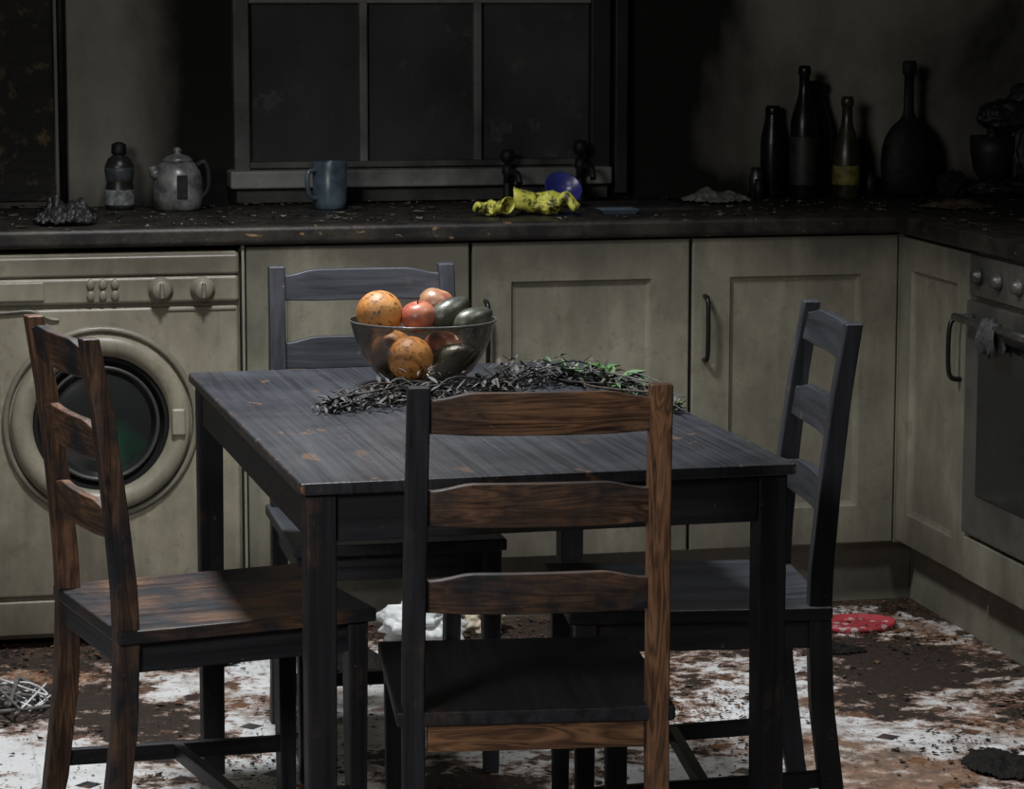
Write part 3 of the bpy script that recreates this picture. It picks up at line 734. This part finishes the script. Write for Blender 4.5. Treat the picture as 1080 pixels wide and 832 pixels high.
chips('ash_flakes_worktop',1100,on_top,[M_char,M_ash,M_leaf3,M_char],(.003,.012),.005)

# ------------------------------------------------------------------ floor debris
def on_floor(i):
    while True:
        x=random.uniform(-2.3,.04); y=random.uniform(-2.7,.03)
        d=mnoise.fractal(Vector((x*2.2,y*2.2,4.)),1.,2.,4)
        near=max(0,1-abs(y+.10)/.25)
        if random.random()<.10+max(0,d)*1.6+near*.7: return x,y,.0005,random.choice([.4,.7,1,1.4])
M_rustchip=simple('chip_rust',(.11,.052,.026),.8,var=.5,scale=60)
chips('floor_debris',6000,on_floor,[M_char,M_char,M_rustchip,M_leaf3],(.002,.010),.004)
chips('floor_debris_fine',11000,on_floor,[M_char,M_rustchip],(.001,.004),.002)
M_wht=simple('crumpled_plastic_white',(.55,.57,.57),.45,var=.35,scale=14,bs=.6)
blob('plastic_bag',(-1.17,-.20,.050),(.080,.060,.066),M_wht,amp=.6,freq=3,seed=31,flat=-.050,crumple=.45)
blob('paper_bag',(-1.01,-.08,.035),(.045,.04,.050),simple('paper_cream',(.50,.43,.32),.7,var=.4),amp=.5,freq=3,seed=33,flat=-.035,crumple=.4)
sheet('burnt_rag',-1.66,-.22,.001,.13,.08,.045,M_ash,seed=35)
sheet('burnt_rag',-1.42,-.16,.001,.11,.07,.040,M_leaf3,seed=36)
sheet('burnt_rag',-1.34,-.36,.001,.11,.08,.040,M_char,seed=37)
sheet('burnt_rag',-.30,-.42,.001,.08,.06,.018,M_char,seed=38)
sheet('white_shard',-.98,-.42,.001,.06,.04,.010,M_wht,seed=61)
def redm():
    m=N('red_printed_tin'); f=m.vor(scale=38); g=m.noise(scale=60,detail=5)
    col=m.mix(m.ramp(f,[(.28,0),(.36,1)]),(.46,.36,.34),(.36,.04,.05)); col=m.mix(m.math('MULTIPLY',m.ramp(g,[(.55,0),(.65,1)]),.6),col,(.03,.02,.02))
    return m.bsdf(col,.5)
RT=empty('red_tin_lid',(-.175,-.21,0))
lathe('lid',[(.001,.004),(.080,.004),(.085,.003),(.089,.014),(.092,.014),(.091,.001),(.001,.001)],redm(),RT,40,squash=(1,.8))
sheet('charred_paper_heap',-.30,-1.36,.001,.09,.13,.024,M_char,seed=44)
CR=empty('cable_tangle',(-2.07,-.55,0))
rnd=random.Random(3)
for i in range(7):
    p=[(rnd.uniform(-.10,.08),rnd.uniform(-.14,.12),rnd.uniform(.006,.045)) for _ in range(6)]
    tube('cord_%d'%i,spline(p,7),rnd.uniform(.002,.005),M_wht if i%2 else M_ash,CR,n=7)
AR=empty('clothes_airer',(-2.092,-.35,0))
tube('airer_loop',spline([(-.10,0,.0),(-.09,0,.20),(-.06,0,.33),(-.012,0,.42),(.010,0,.50),(-.004,0,.545),(-.05,0,.555),(-.12,0,.55)],8),.006,M_wht,AR,n=8)
tube('airer_leg',[(-.12,0,.55),(-.14,-.05,.0)],.006,M_wht,AR,n=8)

# ------------------------------------------------------------------ lights
def area(name,loc,tgt,size,power,col=(1,1,1)):
    l=bpy.data.lights.new(name,'AREA'); l.energy=power; l.size=size; l.color=col; l.shape='DISK'
    o=bpy.data.objects.new(name,l); o.location=loc; d=Vector(tgt)-Vector(loc); o.rotation_euler=d.to_track_quat('-Z','Y').to_euler(); COL.objects.link(o); return o
def spot(name,loc,tgt,ang,blend,power,rad=.12,col=(1,1,1)):
    l=bpy.data.lights.new(name,'SPOT'); l.energy=power; l.spot_size=math.radians(ang); l.spot_blend=blend; l.shadow_soft_size=rad; l.color=col
    o=bpy.data.objects.new(name,l); o.location=loc; d=Vector(tgt)-Vector(loc); o.rotation_euler=d.to_track_quat('-Z','Y').to_euler(); COL.objects.link(o); return o
spot('pendant_lamp_light',(-1.66,-1.05,2.35),(-1.52,-1.0,0),108,.8,225,.14,(.97,.98,1))
spot('fill_spot_right',(-.45,-1.9,2.30),(-.60,-1.0,0),80,.8,45,.15,(.97,.98,1))  # added fill spot to lift the right side, not an actual fixture
area('front_fill_left',(-3.4,-4.6,2.1),(-1.4,.2,.9),.9,42,(1,.97,.93))  # added front-left fill that brightens the back wall and front chair
w=bpy.data.worlds.new('w'); S.world=w; w.use_nodes=True
w.node_tree.nodes['Background'].inputs[0].default_value=(.55,.62,.75,1); w.node_tree.nodes['Background'].inputs[1].default_value=.04

# ------------------------------------------------------------------ camera
cam=bpy.data.cameras.new('camera'); co=bpy.data.objects.new('camera',cam); COL.objects.link(co)
yw,p,r=.2201,.1455,.0012
fw=Vector((math.sin(yw)*math.cos(p),math.cos(yw)*math.cos(p),-math.sin(p))); rt=Vector((math.cos(yw),-math.sin(yw),0)); up=rt.cross(fw)
rt2=rt*math.cos(r)+up*math.sin(r); up2=-rt*math.sin(r)+up*math.cos(r)
M=Matrix((rt2,up2,-fw)).transposed().to_4x4(); M.translation=Vector((-2.2893,-6.0979,1.4391)); co.matrix_world=M
cam.sensor_width=36; cam.sensor_fit='HORIZONTAL'; cam.lens=2963.7*36/1080; cam.clip_end=50
S.camera=co
